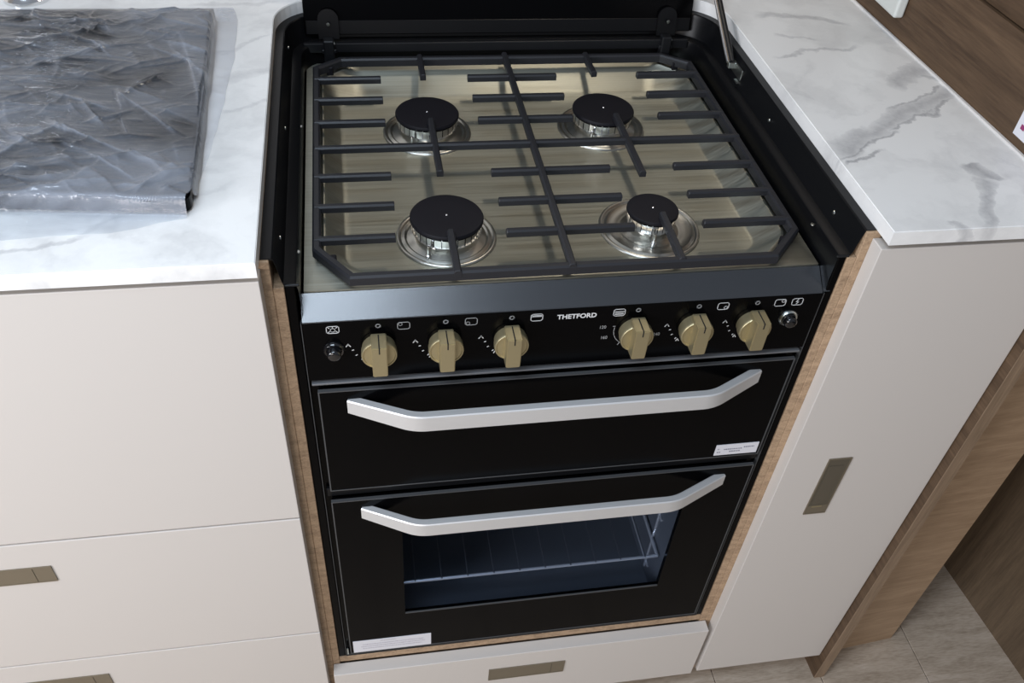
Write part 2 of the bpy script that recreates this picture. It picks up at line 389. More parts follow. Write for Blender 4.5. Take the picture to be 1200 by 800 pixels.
pull(d, 0.2260, 0.3385, -0.7770, -0.7450)
obj('drawer_box', bx(0.03, 0.53, 0.0180, 0.45, -0.84, -0.72), M['oak_z'], Dc)

# ================================================================== COOKER
K = thing('cooker', 'black built-in gas cooker with four burners, grill and oven', 'cooker', (0.28, 0.26, -0.692))
CX = 0.28
# housing body with oven cavity open to the front
b = BM()
box(b, 0.0176, 0.100, 0.024, 0.47, -0.6915, -0.0665); box(b, 0.462, 0.5424, 0.024, 0.47, -0.6915, -0.0665)
box(b, 0.100, 0.462, 0.024, 0.47, -0.405, -0.0665); box(b, 0.100, 0.462, 0.024, 0.47, -0.6915, -0.640); box(b, 0.100, 0.462, 0.44, 0.47, -0.640, -0.405)
obj('body', b, M['black_glass'], K)
b = BM(); box(b, 0.1003, 0.103, 0.025, 0.439, -0.6395, -0.4055); box(b, 0.459, 0.4617, 0.025, 0.439, -0.6395, -0.4055)
box(b, 0.103, 0.459, 0.436, 0.439, -0.6395, -0.4055); box(b, 0.103, 0.459, 0.025, 0.436, -0.6395, -0.637); box(b, 0.103, 0.459, 0.025, 0.436, -0.408, -0.4055)
obj('oven_cavity', b, M['enamel_in'], K)
for x in (0.1045, 0.4575):
    b = BM()
    for z in (-0.50, -0.555, -0.612): tube(b, [(x, 0.06, z), (x, 0.42, z)], 0.0018, 6)
    for y in (0.07, 0.40): tube(b, [(x, y, -0.47), (x, y, -0.625)], 0.0019, 6)
    obj('shelf_runner', b, M['wire'], K)
M['edging'] = mat('ground_glass_edge', (0.060, 0.062, 0.065), 0.35)
# side frame strips
for x0, x1, xi in ((0.0176, 0.0262, 0.0285), (0.5345, 0.5424, 0.5325)):
    s_ = obj('side_frame', bx(x0, x1, 0.0195, 0.024, -0.6915, -0.0240, bev=0.0008), M['black_glass'], K)
    obj('frame_trim', bx(min(x1, xi)+0.0006 if x0 < .1 else xi-0.0001, min(x1, xi)+0.0013 if x0 < .1 else xi+0.0007, 0.0180, 0.0240, -0.6850, -0.0670), M['edging'], s_)
b = BM(); box(b, 0.0262, 0.5345, 0.0185, 0.024, -0.6915, -0.6855, bev=0.0006)
obj('bottom_rail', b, M['black'], K)
obj('bottom_rail', bx(0.030, 0.530, 0.0188, 0.0240, -0.3262, -0.3125, bev=0.0010), M['black'], K)
obj('rail_bracket', bx(0.0290, 0.0310, 0.0170, 0.0186, -0.6840, -0.6690), M['steel_edge'], K)
# fascia and sloped strip
fa = obj('control_panel', bx(0.0283, 0.5316, 0.0170, 0.024, -0.1400, -0.0660, bev=0.0005), M['black_glass'], K)
obj('panel_trim', bx(0.0300, 0.5290, 0.0150, 0.024, -0.1452, -0.1428, bev=0.0006, seg=2), M['trim_metal'], K)['label'] = 'thin metal trim line under the control panel'
obj('sloped_strip', prism_axis([(0.0170, -0.0658), (0.0175, -0.0650), (0.0385, -0.0485), (0.0400, -0.0500), (0.0400, -0.0658)], 0.0285, 0.5300, 'x'), M['strip'], K)
obj('strip_end', prism_axis([(0.0190, -0.0658), (0.0195, -0.0650), (0.0385, -0.0485), (0.0400, -0.0500), (0.0400, -0.0658)], 0.5313, 0.5385, 'x'), M['strip'], K)

# --- hob plate with pressed pan
HX0, HX1, HY0, HY1, HZ = 0.0315, 0.5293, 0.0395, 0.4770, -0.0470
def octo(x0, x1, y0, y1, c, n=4):
    """chamfered rectangle, counter-clockwise, with softened corners"""
    pts = [(x0+c, y0), (x1-c, y0), (x1, y0+c), (x1, y1-c), (x1-c, y1), (x0+c, y1), (x0, y1-c), (x0, y0+c)]
    out = []; N = len(pts)
    for i in range(N):
        p, q, r = Vector(pts[i-1]), Vector(pts[i]), Vector(pts[(i+1) % N])
        a = q+(p-q).normalized()*c*0.35; b2 = q+(r-q).normalized()*c*0.35
        for k in range(n+1):
            s = k/n; out.append(tuple(a*(1-s)**2+q*2*s*(1-s)+b2*s*s))
    return out
def hob():
    bm = BM()
    loops = []
    def ring(pts, z): loops.append([bm.verts.new((x, y, z)) for x, y in pts])
    # lip profile of the pressed pan, from flange inwards
    ring(octo(0.0485, 0.5150, 0.0520, 0.4700, 0.034), HZ)
    ring(octo(0.0500, 0.5135, 0.0535, 0.4685, 0.034), HZ+0.0010)
    ring(octo(0.0515, 0.5115, 0.0550, 0.4670, 0.034), HZ+0.0006)
    ring(octo(0.0545, 0.5085, 0.0580, 0.4635, 0.033), HZ-0.0035)
    ring(octo(0.0680, 0.4900, 0.0700, 0.4230, 0.028), HZ-0.0155)
    ring(octo(0.0705, 0.4875, 0.0725, 0.4205, 0.027), HZ-0.0170)
    for a, b2 in zip(loops, loops[1:]):
        n_ = len(a)
        for i in range(n_): bm.faces.new((a[i], a[(i+1) % n_], b2[(i+1) % n_], b2[i]))
    bm.faces.new(loops[-1])
    # flange: outer rectangle bridged to first ring by triangle fill
    o = [bm.verts.new(p) for p in ((HX0, HY0, HZ), (HX1, HY0, HZ), (HX1, HY1, HZ), (HX0, HY1, HZ))]
    eds = [bm.edges.new((o[i], o[(i+1) % 4])) for i in range(4)]
    lo = loops[0]; eds += [bm.edges.get((lo[i], lo[(i+1) % len(lo)])) for i in range(len(lo))]
    bmesh.ops.triangle_fill(bm, edges=eds, use_beauty=True)
    lowv = [bm.verts.new((v.co.x, v.co.y, HZ-0.004)) for v in o]
    for i in range(4): bm.faces.new((o[i], lowv[i], lowv[(i+1) % 4], o[(i+1) % 4]))
    bmesh.ops.recalc_face_normals(bm, faces=bm.faces)
    return bm
hb = hob()
hp = obj('hob_plate', hb, M['steel'], K, smooth=35); hp['label'] = 'brushed stainless steel hob plate'
PZ = HZ-0.0170
# --- burners
def burner(x, y, rc, rd, ign_ang):
    """rc cap radius, rd dish radius"""
    prof = [(rd, 0.0002), (rd-0.0006, 0.0018), (rd-0.0022, 0.0026), (rd-0.0042, 0.0020), (rd-0.0055, 0.0006), (rd-0.0068, 0.0014),
            (rd-0.0085, 0.0022), (rd-0.0105, 0.0012), (rc+0.0045, 0.0000), (rc-0.002, 0.0030), (rc-0.006, 0.0045), (0, 0.0045)]
    br = obj('burner', lathe(BM(), x, y, prof, 64, cz=PZ), M['steel_plain'], K, smooth=50)
    # crown with gas slots
    cr = BM(); n = 96; r1 = rc-0.0015; h0, h1 = PZ+0.0060, PZ+0.0215
    lathe(cr, x, y, [(r1-0.006, 0.0), (r1-0.006, 0.0045), (r1-0.0006, 0.0060), (r1, 0.0075)], 64, cz=PZ+0.0045)
    for i in range(28):
        a0 = 2*PI*i/28; a1 = a0+2*PI/28*0.86
        pts = [(x+r*math.cos(a), y+r*math.sin(a)) for r, a in ((r1, a0), (r1, (a0+a1)/2), (r1, a1), (r1-0.006, a1), (r1-0.006, a0))]
        prism(cr, pts, PZ+0.0115, PZ+0.0205)
    lathe(cr, x, y, [(r1-0.005, 0), (r1-0.005, 0.0095)], 48, cz=PZ+0.0115)
    obj('burner_crown', cr, M['chrome'], br)['label'] = 'slotted silver burner ring'
    lathe_c = lathe(BM(), x, y, [(rc-0.002, 0.0012), (rc, 0.0022), (rc, 0.0042), (rc-0.0010, 0.0056), (rc-0.004, 0.0060), (rc*0.5, 0.0062), (0, 0.0063)], 64, cz=PZ+0.0207)
    obj('burner_cap', lathe_c, M['cap'], br, smooth=40)['label'] = 'matt black burner cap'
    obj('cap_pip', lathe(BM(), x, y, [(0.0013, 0), (0.0013, 0.0008), (0.0006, 0.0012), (0, 0.0012)], 12, cz=PZ+0.0268), M['chrome'], br, smooth=60)
    ix, iy = x+(rc+0.0035)*math.cos(ign_ang), y+(rc+0.0035)*math.sin(ign_ang)
    ig = lathe(BM(), ix, iy, [(0.0032, 0), (0.0032, 0.004), (0.0022, 0.0048), (0.0022, 0.0125), (0.0012, 0.015), (0, 0.0152)], 14, cz=PZ+0.001)
    obj('igniter', ig, M['chrome'], br, smooth=50)
burner(0.1705, 0.1330, 0.0368, 0.0510, math.radians(238))
burner(0.1690, 0.3350, 0.0366, 0.0515, math.radians(240))
burner(0.3785, 0.3350, 0.0368, 0.0530, math.radians(240))
burner(0.3830, 0.1310, 0.0270, 0.0535, math.radians(262))

# --- recessed black surround (swept profile round three sides)
prof = [(0.0002, 0.0030), (0.0004, 0.0068), (0.0098, 0.0070), (0.0112, 0.0060), (0.0125, 0.0010), (0.0158, -0.0175), (0.0172, -0.0208),
        (0.0258, -0.0222), (0.0275, -0.0232), (0.0287, -0.0275), (0.0290, -0.0330), (0.0296, -0.0500), (0.0284, -0.0650)]
def usweep(prof, y0):
    bm = BM(); rows = []
    for d, z in prof:
        r = max(R0-d, 0.02)
        p = [(XL+d, y0+ (YB-R0-y0)*k/6) for k in range(6)] + arc(XL+d+r, YB-d-r, r, 180, 90, 12) + arc(XR-d-r, YB-d-r, r, 90, 0, 12) + [(XR-d, YB-R0-(YB-R0-y0)*(k+1)/6) for k in range(6)]
        rows.append([bm.verts.new((x, y, z)) for x, y in p])
    for a, b2 in zip(rows, rows[1:]):
        for i in range(len(a)-1): bm.faces.new((a[i], a[i+1], b2[i+1], b2[i]))
    # end caps
    for e in (0, -1):
        vs = [r_[e] for r_ in rows]
        lo = [bm.verts.new((v.co.x, v.co.y, v.co.z-0.0016)) for v in vs]
        for i in range(len(vs)-1): bm.faces.new((vs[i], vs[i+1], lo[i+1], lo[i]))
    return bm
sr = obj('surround', usweep(prof, 0.0205), M['black'], K, smooth=28); sr['label'] = 'recessed black surround of the hob'
for x in (0.0272, 0.5350):
    obj('surround_lip', bx(x-0.0095 if x < .1 else x-0.003, x+0.003 if x < .1 else x+0.0095, 0.0190, 0.0215, -0.0238, -0.0215, bev=0.0005), M['black_soft'], sr)
for x, y, z, nx in ((0.5478, 0.0725, -0.0100, -1), (0.5478, 0.25, -0.0100, -1), (0.0140, 0.0717, -0.0100, 1), (0.0140, 0.26, -0.0100, 1), (0.0136, 0.4400, -0.008, 1)):
    s_ = BM(); lathe(s_, 0, 0, [(0.0024, 0), (0.0021, 0.0009), (0.0009, 0.0013), (0, 0.0011)], 12)
    bmesh.ops.rotate(s_, verts=s_.verts, matrix=Matrix.Rotation(nx*PI/2, 3, 'Y')); bmesh.ops.translate(s_, verts=s_.verts, vec=(x, y, z))
    obj('screw', s_, M['steel_edge'], sr, smooth=40)
for x, y in ((0.5318, 0.0760), (0.0283, 0.0705), (0.0283, 0.29)):
    obj('screw', lathe(BM(), x, y, [(0.0022, 0), (0.002, 0.0010), (0, 0.0013)], 12, cz=-0.0262), M['steel_edge'], sr, smooth=40)
# --- back rail, lid, hinges
obj('back_rail', bx(0.0300, 0.5230, 0.4720, 0.4780, -0.0305, -0.0185, bev=0.0012, seg=2), M['black_soft'], K)
TH = math.radians(11); LB = Vector((0, 0.4830, -0.0125))
def lean(bm):
    bmesh.ops.rotate(bm, verts=bm.verts, cent=LB, matrix=Matrix.Rotation(-TH, 3, 'X')); return bm
lid = obj('lid', lean(bx(0.0325, 0.5270, 0.4830, 0.4880, -0.0125, 0.42, bev=0.0012, seg=2)), M['black_glass'], K); lid['label'] = 'raised black glass lid'
obj('lid_rail', lean(bx(0.0345, 0.5250, 0.4812, 0.4830, -0.0115, 0.0050, bev=0.0006)), M['black'], lid)
for hx in (0.0615, 0.4925):
    pl_ = [(hx-0.0125, -0.016), (hx+0.0125, -0.016), (hx+0.0125, 0.007)] + arc(hx, 0.007, 0.0125, 0, 180, 10)[1:-1] + [(hx-0.0125, 0.007)]
    h_ = obj('hinge', lean(prism_axis(pl_, 0.4775, 0.4812, 'y', 0.001)), M['black'], lid)
    b = BM(); box(b, hx-0.0075, hx+0.0055, 0.4640, 0.4775, -0.0440, -0.0120, bev=0.0015); box(b, hx-0.0100, hx+0.0080, 0.4660, 0.4740, -0.0290, -0.0240, bev=0.001)
    obj('hinge_link', b, M['black_soft'], h_)
    s_ = lathe(BM(), hx, 0.4765, [(0.0022, 0), (0.002, 0.0012), (0, 0.0016)], 12, axis='y', cz=0.004)
    obj('hinge_screw', s_, M['steel_edge'], h_, smooth=40)
    obj('hinge_pin', tube(BM(), [(hx-0.006, 0.4680, -0.0165), (hx+0.006, 0.4680, -0.0165)], 0.0022, 10), M['steel_edge'], h_)
st = obj('lid_stay', tube(BM(), [(0.5445, 0.3740, -0.0020), (0.5445, 0.4550, 0.0420), (0.5445, 0.5000, 0.0665)], 0.0042, 12), M['black_soft'], K); st['label'] = 'dark lid support strut with bright metal ends'
obj('stay_rod', tube(BM(), [(0.5395, 0.3735, -0.0010), (0.5395, 0.4550, 0.0440), (0.5330, 0.5400, 0.0950), (0.5280, 0.5405, 0.0960)], 0.0022, 10), M['chrome'], st)
b = BM(); box(b, 0.5480, 0.5500, 0.3470, 0.3800, -0.0160, 0.0000, bev=0.0005); box(b, 0.5400, 0.5490, 0.3700, 0.3760, -0.0080, -0.0010, bev=0.0005); box(b, 0.5440, 0.5500, 0.3470, 0.3560, -0.0160, -0.0140)
obj('stay_bracket', b, M['steel_edge'], st)

# --- control knobs, markings
KZ = -0.0985
def knob(x):
    o = (x, 0.0, KZ)
    b = lathe(BM(), x, 0.0170, [(0.0155, 0), (0.0155, 0.0040), (0.0164, 0.0048), (0.0167, 0.0105), (0.0166, 0.0122), (0.0160, 0.0130), (0.0150, 0.0130), (0.0144, 0.0122), (0, 0.0122)], 40, axis='y', cz=KZ-0.0012)
    k = obj('knob', b, M['brass'], K, smooth=40, origin=(x, 0.017, KZ)); k['label'] = 'champagne gold control knob'
    g = BM(); w = 0.0070
    outl = [(-w, -0.0172), (w, -0.0172), (w*1.03, -0.0050), (w*1.03, 0.0192), (-w*1.03, 0.0192), (-w*1.03, -0.0050)]
    lo = [g.verts.new((x+a, 0.0125, KZ+c_)) for a, c_ in outl]; hi = [g.verts.new((x+a*0.97, -0.0078, KZ+c_)) for a, c_ in outl]
    n_ = len(outl)
    for i in range(n_): g.faces.new((lo[i], lo[(i+1) % n_], hi[(i+1) % n_], hi[i]))
    g.faces.new(hi); g.faces.new(lo[::-1])
    bmesh.ops.recalc_face_normals(g, faces=g.faces)
    bmesh.ops.bevel(g, geom=[e for e in g.edges if not all(v in lo for v in e.verts)], offset=0.0008, segments=2, affect='EDGES')
    obj('knob_grip', g, M['brass'], k, origin=(x, 0.0046, KZ))
    p = BM(); box(p, x-0.00055, x+0.00055, -0.0072, 0.0110, KZ+0.0188, KZ+0.0195); box(p, x-0.00055, x+0.00055, -0.0081, -0.0070, KZ+0.0125, KZ+0.0193)
    obj('pointer_line', p, M['gap'], k)
    return k
KX = [0.0953, 0.1575, 0.2197, 0.3428, 0.4040, 0.4642]
for x in KX: knob(x)
FY = 0.0168
def strokes(segs, w=0.0006):
    """printed line work: segments in (x, z) built as thin raised bars"""
    b = BM()
    for (xa, za, xb, zb) in segs:
        d = Vector((xb-xa, zb-za)); l = d.length
        if l < 1e-6: continue
        d /= l; nrm = Vector((-d.y, d.x))*w/2; a = Vector((xa, za))-d*w/2; c_ = Vector((xb, zb))+d*w/2
        pts = [a-nrm, c_-nrm, c_+nrm, a+nrm]
        f = [b.verts.new((p.x, FY, p.y)) for p in pts]; k = [b.verts.new((p.x, FY+0.0003, p.y)) for p in pts]
        b.faces.new(f)
        for i in range(4): b.faces.new((f[i], k[i], k[(i+1) % 4], f[(i+1) % 4]))
    return b
def circ(cx, cz, r, n=12): return [(cx+r*math.cos(2*PI*i/n), cz+r*math.sin(2*PI*i/n), cx+r*math.cos(2*PI*(i+1)/n), cz+r*math.sin(2*PI*(i+1)/n)) for i in range(n)]
def rrect(cx, cz, w, h, c=0.0015):
    a, b2 = w/2, h/2
    p = [(-a+c, -b2), (a-c, -b2), (a, -b2+c), (a, b2-c), (a-c, b2), (-a+c, b2), (-a, b2-c), (-a, -b2+c)]
    return [(cx+p[i][0], cz+p[i][1], cx+p[(i+1) % 8][0], cz+p[(i+1) % 8][1]) for i in range(8)]
IZ = -0.0752; bw, bh = 0.0112, 0.0085
def icon(x, segs, m='print_dim'): obj('printed_symbol', strokes(rrect(x, IZ, bw, bh)+segs), M[m], fa)
def corner_gap(x, sx, sz): return circ(x+sx*bw*0.27, IZ+sz*bh*0.24, 0.0018, 8)
icon(0.0547, circ(0.0547, IZ-0.0006, 0.0022)+[(0.0547, IZ+0.002, 0.0547, IZ+0.0036), (0.0517, IZ+0.002, 0.0507, IZ+0.003), (0.0577, IZ+0.002, 0.0587, IZ+0.003), (0.0517, IZ-0.002, 0.0507, IZ-0.003), (0.0577, IZ-0.002, 0.0587, IZ-0.003)], 'print')
icon(0.1190, corner_gap(0.1190, -1, 1)); icon(0.1817, corner_gap(0.1817, -1, -1))
icon(0.2440, [(0.2395, IZ+0.0012, 0.2485, IZ+0.0012), (0.2395, IZ+0.0024, 0.2485, IZ+0.0024)], 'print')
icon(0.3245, [(0.3200, IZ+0.0012, 0.3290, IZ+0.0012), (0.3205, IZ-0.0008, 0.3285, IZ-0.0008), (0.3205, IZ-0.0023, 0.3285, IZ-0.0023)], 'print')
icon(0.4292, corner_gap(0.4292, 1, -1), 'print'); icon(0.4884, corner_gap(0.4884, 1, 1), 'print')
icon(0.5064, [(0.5070, IZ+0.0030, 0.5050, IZ), (0.5050, IZ, 0.5078, IZ), (0.5078, IZ, 0.5058, IZ-0.0030)], 'print')
for i, x in enumerate(KX):
    obj('off_mark', strokes(circ(x+0.0004, -0.0737, 0.0020, 12), 0.0009), M['print'], fa)
    if i == 3: continue
    sg = [(x-0.0300, KZ+0.0010, x-0.0280, KZ+0.0040), (x-0.0280, KZ+0.0040, x-0.0260, KZ+0.0010), (x-0.0286, KZ+0.0028, x-0.0274, KZ+0.0028)]
    for k in range(3):
        a = math.radians(196+k*17); sg.append((x+0.0255*math.cos(a), KZ+0.003+0.0255*math.sin(a), x+0.0243*math.cos(a), KZ+0.003+0.0243*math.sin(a)))
    sg += [(x-0.0148, KZ-0.0195, x-0.0136, KZ-0.0170), (x-0.0136, KZ-0.0170, x-0.0122, KZ-0.0195)]
    obj('dial_marking', strokes(sg, 0.0009), M['print'], fa)
x = KX[3]
for tx, px, pz in (('120', x-0.0360, KZ+0.0035), ('160', x-0.0330, KZ-0.0105), ('240', x+0.0205, KZ-0.0105)):
    obj('dial_number', text_bm(tx, px, FY, pz, 0.0056, 0.85), M['print_dim'], fa)
sg = [(x-0.0220, KZ+0.0055, x-0.0200, KZ+0.0055)]
for k in range(5):
    a = math.radians(170+k*14); a2 = math.radians(184+k*14); r = 0.0206
    sg.append((x+r*math.cos(a), KZ+r*math.sin(a), x+r*math.cos(a2), KZ+r*math.sin(a2)))
sg += [(x-0.0140, KZ-0.0195, x-0.0120, KZ-0.0160), (x-0.0120, KZ-0.0160, x-0.0100, KZ-0.0195)]
obj('dial_marking', strokes(sg, 0.0006), M['print_dim'], fa)
b = text_bm('THETFORD', 0.2640, FY, -0.0790, 0.0078, 1.0, 0.0, 0.0002)
xs = [v.co.x for v in b.verts]; k_ = 0.0385/(max(xs)-min(xs)); x00 = min(xs)
for v in b.verts: v.co.x = 0.2637+(v.co.x-x00)*k_
obj('lettering', b, M['print'], fa)['label'] = 'white brand lettering in capitals'
# push buttons
for x, z in ((0.0542, -0.1000), (0.5020, -0.0955)):
    c_ = obj('push_button', lathe(BM(), x, 0.0170, [(0.0098, 0), (0.0098, 0.0020), (0.0085, 0.0035), (0.0072, 0.0032), (0.0068, 0.0010)], 28, axis='y', cz=z), M['gloss'] if x < .1 else M['steel_edge'], K, smooth=50)
    obj('button_cap', lathe(BM(), x, 0.0170, [(0.0066, 0), (0.0066, 0.0085), (0.0058, 0.0102), (0.0040, 0.0110), (0, 0.0108)], 24, axis='y', cz=z), M['gloss'], c_, smooth=50)
    c_['label'] = 'glossy black push button' if x < .1 else 'push button with metal collar'

# --- doors
def bar_handle(parent, xa, xb, ka, kb, zc, hh, yo, yk):
    """trapezoid bar handle seen from above: end a -> knee -> knee -> end b, rounded knees"""
    P = [Vector((xa, yo)), Vector((ka, yk)), Vector((kb, yk)), Vector((xb, yo))]
    path = [P[0]]
    for i in (1, 2):
        a = P[i]+(P[i-1]-P[i]).normalized()*0.013; c_ = P[i]+(P[i+1]-P[i]).normalized()*0.013
        for k in range(9):
            s = k/8; path.append(a*(1-s)**2+P[i]*2*s*(1-s)+c_*s*s)
    path.append(P[3])
    th = 0.0090; bm = BM(); rings = []
    N = len(path)
    for i, p in enumerate(path):
        d = (path[min(i+1, N-1)]-path[max(i-1, 0)]).normalized(); nrm = Vector((-d.y, d.x))   # points to +y (towards door)
        e = min(i, N-1-i); f = 1.0 if e > 1 else (0.86 if e == 0 else 1.0)
        sec = []
        for (u, w) in ((0, -.44), (.12, -.5), (.88, -.5), (1, -.44), (1, .44), (.88, .5), (.12, .5), (0, .44)):
            q = p+nrm*(th*u); sec.append(bm.verts.new((q.x, q.y, zc+hh*f*w)))
        rings.append(sec)
    for a, b2 in zip(rings, rings[1:]):
        for k in range(8): bm.faces.new((a[k], a[(k+1) % 8], b2[(k+1) % 8], b2[k]))
    bm.faces.new(rings[0]); bm.faces.new(rings[-1][::-1])
    h_ = obj('handle', bm, M['alu'], parent, smooth=38); h_['label'] = 'brushed aluminium bar handle'
    return h_
def edge_frame(parent, x0, x1, z0, z1, y):
    b = BM(); w = 0.0013
    for a in ((x0, x1, z1-w, z1), (x0, x1, z0, z0+w), (x0, x0+w, z0+w, z1-w), (x1-w, x1, z0+w, z1-w)): box(b, a[0], a[1], y, y+0.0040, a[2], a[3])
    obj('door_edging', b, M['edging'], parent)
g = obj('grill_door', bx(0.0353, 0.5248, 0.0125, 0.0190, -0.3080, -0.1520, bev=0.0008), M['black_glass'], K)
edge_frame(g, 0.0348, 0.5253, -0.3085, -0.1515, 0.0120)
bar_handle(g, 0.0615, 0.4910, 0.1245, 0.4320, -0.1735, 0.0215, 0.0100, -0.0205)
# oven door: glass panel with window opening
dx0, dx1, dz0, dz1 = 0.0345, 0.5258, -0.6730, -0.3290; wx0, wx1, wz0, wz1 = 0.1100, 0.4530, -0.5830, -0.3920
b = BM()
for a in ((dx0, dx1, wz1, dz1), (dx0, dx1, dz0, wz0), (dx0, wx0, wz0, wz1), (wx1, dx1, wz0, wz1)): box(b, a[0], a[1], 0.0125, 0.0190, a[2], a[3])
bmesh.ops.remove_doubles(b, verts=b.verts, dist=1e-6)
od = obj('oven_door', b, M['black_glass'], K)
edge_frame(od, 0.0340, 0.5263, -0.6735, -0.3285, 0.0120)
obj('window_glass', bx(wx0+0.0002, wx1-0.0002, 0.0140, 0.0165, wz0+0.0002, wz1-0.0002), M['tint'], od)['label'] = 'dark tinted window glass'
obj('window_edging', bx(wx0, wx1, 0.0120, 0.0139, wz0, wz0+0.0012), M['edging'], od)
bar_handle(od, 0.0655, 0.4935, 0.1260, 0.4260, -0.3515, 0.0215, 0.0100, -0.0210)
def sticker(parent, x0, x1, z0, z1, rows, m='ink'):
    s_ = obj('sticker', bx(x0, x1, 0.01175, 0.0125, z0, z1), M['paper'], parent); s_['label'] = 'small white printed sticker'
    b = BM()
    for (u0, u1, v) in rows:
        x = x0+(x1-x0)*u0
        while x < x0+(x1-x0)*u1:
            w = random.uniform(0.0006, 0.0022); box(b, x, min(x+w, x0+(x1-x0)*u1), 0.01155, 0.0118, z0+(z1-z0)*v-0.0009, z0+(z1-z0)*v+0.0009); x += w+0.0007
    obj('sticker_print', b, M[m], s_); return s_
sticker(g, 0.4700, 0.5215, -0.3042, -0.2862, [(0.05, 0.09, 0.6), (0.05, 0.14, 0.3), (0.2, 0.62, 0.55), (0.34, 0.6, 0.32), (0.66, 0.9, 0.66)])
M['faintink'] = mat('faint_ink', (0.42, 0.40, 0.45), 0.6)
sticker(od, 0.0385, 0.1435, -0.6715, -0.6420, [(0.12, 0.88, 0.30), (0.10, 0.92, 0.48), (0.12, 0.90, 0.66), (0.35, 0.55, 0.88)], 'faintink')

# ================================================================== THINGS ON / IN THE COOKER
# wire shelf in the oven
b = BM(); rz = -0.5495
pts = [(0.108, 0.038, rz), (0.454, 0.038, rz), (0.454, 0.40, rz), (0.108, 0.40, rz)]
for i in range(4): tube(b, [pts[i], pts[(i+1) % 4]], 0.0022, 8)
sh = obj('oven_shelf', b, M['wire'], origin=(0.28, 0.235, rz-0.002)); tag(sh, 'chrome wire shelf inside the oven behind the window', 'shelf')
for i in range(10):
    x = 0.108+0.346*(i+0.5)/10; obj('wire', tube(BM(), [(x, 0.0365, rz+0.0022), (x, 0.40, rz+0.0022)], 0.0008, 6), M['shaded_wire'], sh)

# pan support
G = thing('pan_support', 'dark cast iron pan support grate over the four burners', 'grate', (0.28, 0.25, -0.0470))
GT = -0.0300; BWD = 0.0070; BH = 0.0075
def gbar(name, p0, p1, zt=GT-0.0006, w=BWD, h=BH):
    """bar with softened top edges from p0 to p1 (xy)"""
    a, c_ = Vector(p0), Vector(p1); d = (c_-a).normalized(); s_ = Vector((-d.y, d.x)); bm = BM()
    sec = [(-.5, -1), (-.5, -.25), (-.28, 0), (.28, 0), (.5, -.25), (.5, -1)]
    r = [[bm.verts.new((p.x+s_.x*w*u, p.y+s_.y*w*u, zt+h*v)) for u, v in sec] for p in (a, a+d*0.0006, c_-d*0.0006, c_)]
    for v in r[0][1:5]+r[3][1:5]: v.co.z -= 0.0006
    for q0, q1 in zip(r, r[1:]):
        for k in range(6): bm.faces.new((q0[k], q0[(k+1) % 6], q1[(k+1) % 6], q1[k]))
    bm.faces.new(r[0]); bm.faces.new(r[3][::-1])
    return bm
# outer frame: one closed octagon ring
fo = [(0.0730, 0.0370), (0.4830, 0.0370), (0.5205, 0.0780), (0.5205, 0.4380), (0.4850, 0.4640), (0.0720, 0.4640), (0.0400, 0.4400), (0.0400, 0.0820)]
def inset(poly, t):
    out = []; N = len(poly)
    for i in range(N):
        p, q, r = Vector(poly[i-1]), Vector(poly[i]), Vector(poly[(i+1) % N])
        d0 = (q-p).normalized(); d1 = (r-q).normalized(); n0 = Vector((-d0.y, d0.x)); n1 = Vector((-d1.y, d1.x))
        m_ = (n0+n1).normalized(); out.append(tuple(q+m_*t/max(m_.dot(n0), .3)))
    return out
bm = BM(); rows = []
for t__, z in ((0, GT-0.0115), (0, GT-0.0035), (0.0018, GT-0.0015), (0.0064, GT-0.0015), (0.0082, GT-0.0035), (0.0082, GT-0.0115)):
    rows.append([bm.verts.new((x, y, z)) for x, y in inset(fo, t__)])
for i in range(6):
    a, b2 = rows[i], rows[(i+1) % 6]
    for k in range(8): bm.faces.new((a[k], a[(k+1) % 8], b2[(k+1) % 8], b2[k]))
obj('outer_frame', bm, M['cast'], G)
obj('cross_bar', gbar('', (0.2785, 0.0372), (0.2785, 0.4660), GT+0.0008), M['cast'], G)
obj('cross_bar', gbar('', (0.0420, 0.2555), (0.5190, 0.2555), GT), M['cast'], G)
for y in (0.0970, 0.1490, 0.2020, 0.3090, 0.3595, 0.4090):
    fr_ = y < 0.25
    obj('finger', gbar('', (0.0415, y), (0.1200 if y > .12 else 0.1180, y)), M['cast'], G)
    obj('finger', gbar('', (0.4255 if fr_ else 0.4385, y), (0.5185, y)), M['cast'], G)
    obj('finger', gbar('', (0.2248, y), (0.3535 if fr_ else 0.3350, y)), M['cast'], G)
for (a, c_) in (((0.1708, 0.0365), (0.1708, 0.1005)), ((0.1708, 0.2010), (0.1708, 0.3090)), ((0.1708, 0.4095), (0.1708, 0.4640)),
                ((0.3860, 0.0385), (0.3875, 0.1140)), ((0.3868, 0.1870), (0.3868, 0.3100)), ((0.3840, 0.4105), (0.3835, 0.4640))):
    obj('finger', gbar('', a, c_, GT+0.0004), M['cast'], G)
for x, y in ((0.0580, 0.0740), (0.5030, 0.0700), (0.501, 0.447), (0.060, 0.4480)):
    b = BM(); box(b, x-0.004, x+0.004, y-0.004, y+0.004, HZ+0.0002, GT-0.006, bev=0.001)
    obj('foot', b, M['cap'], G)

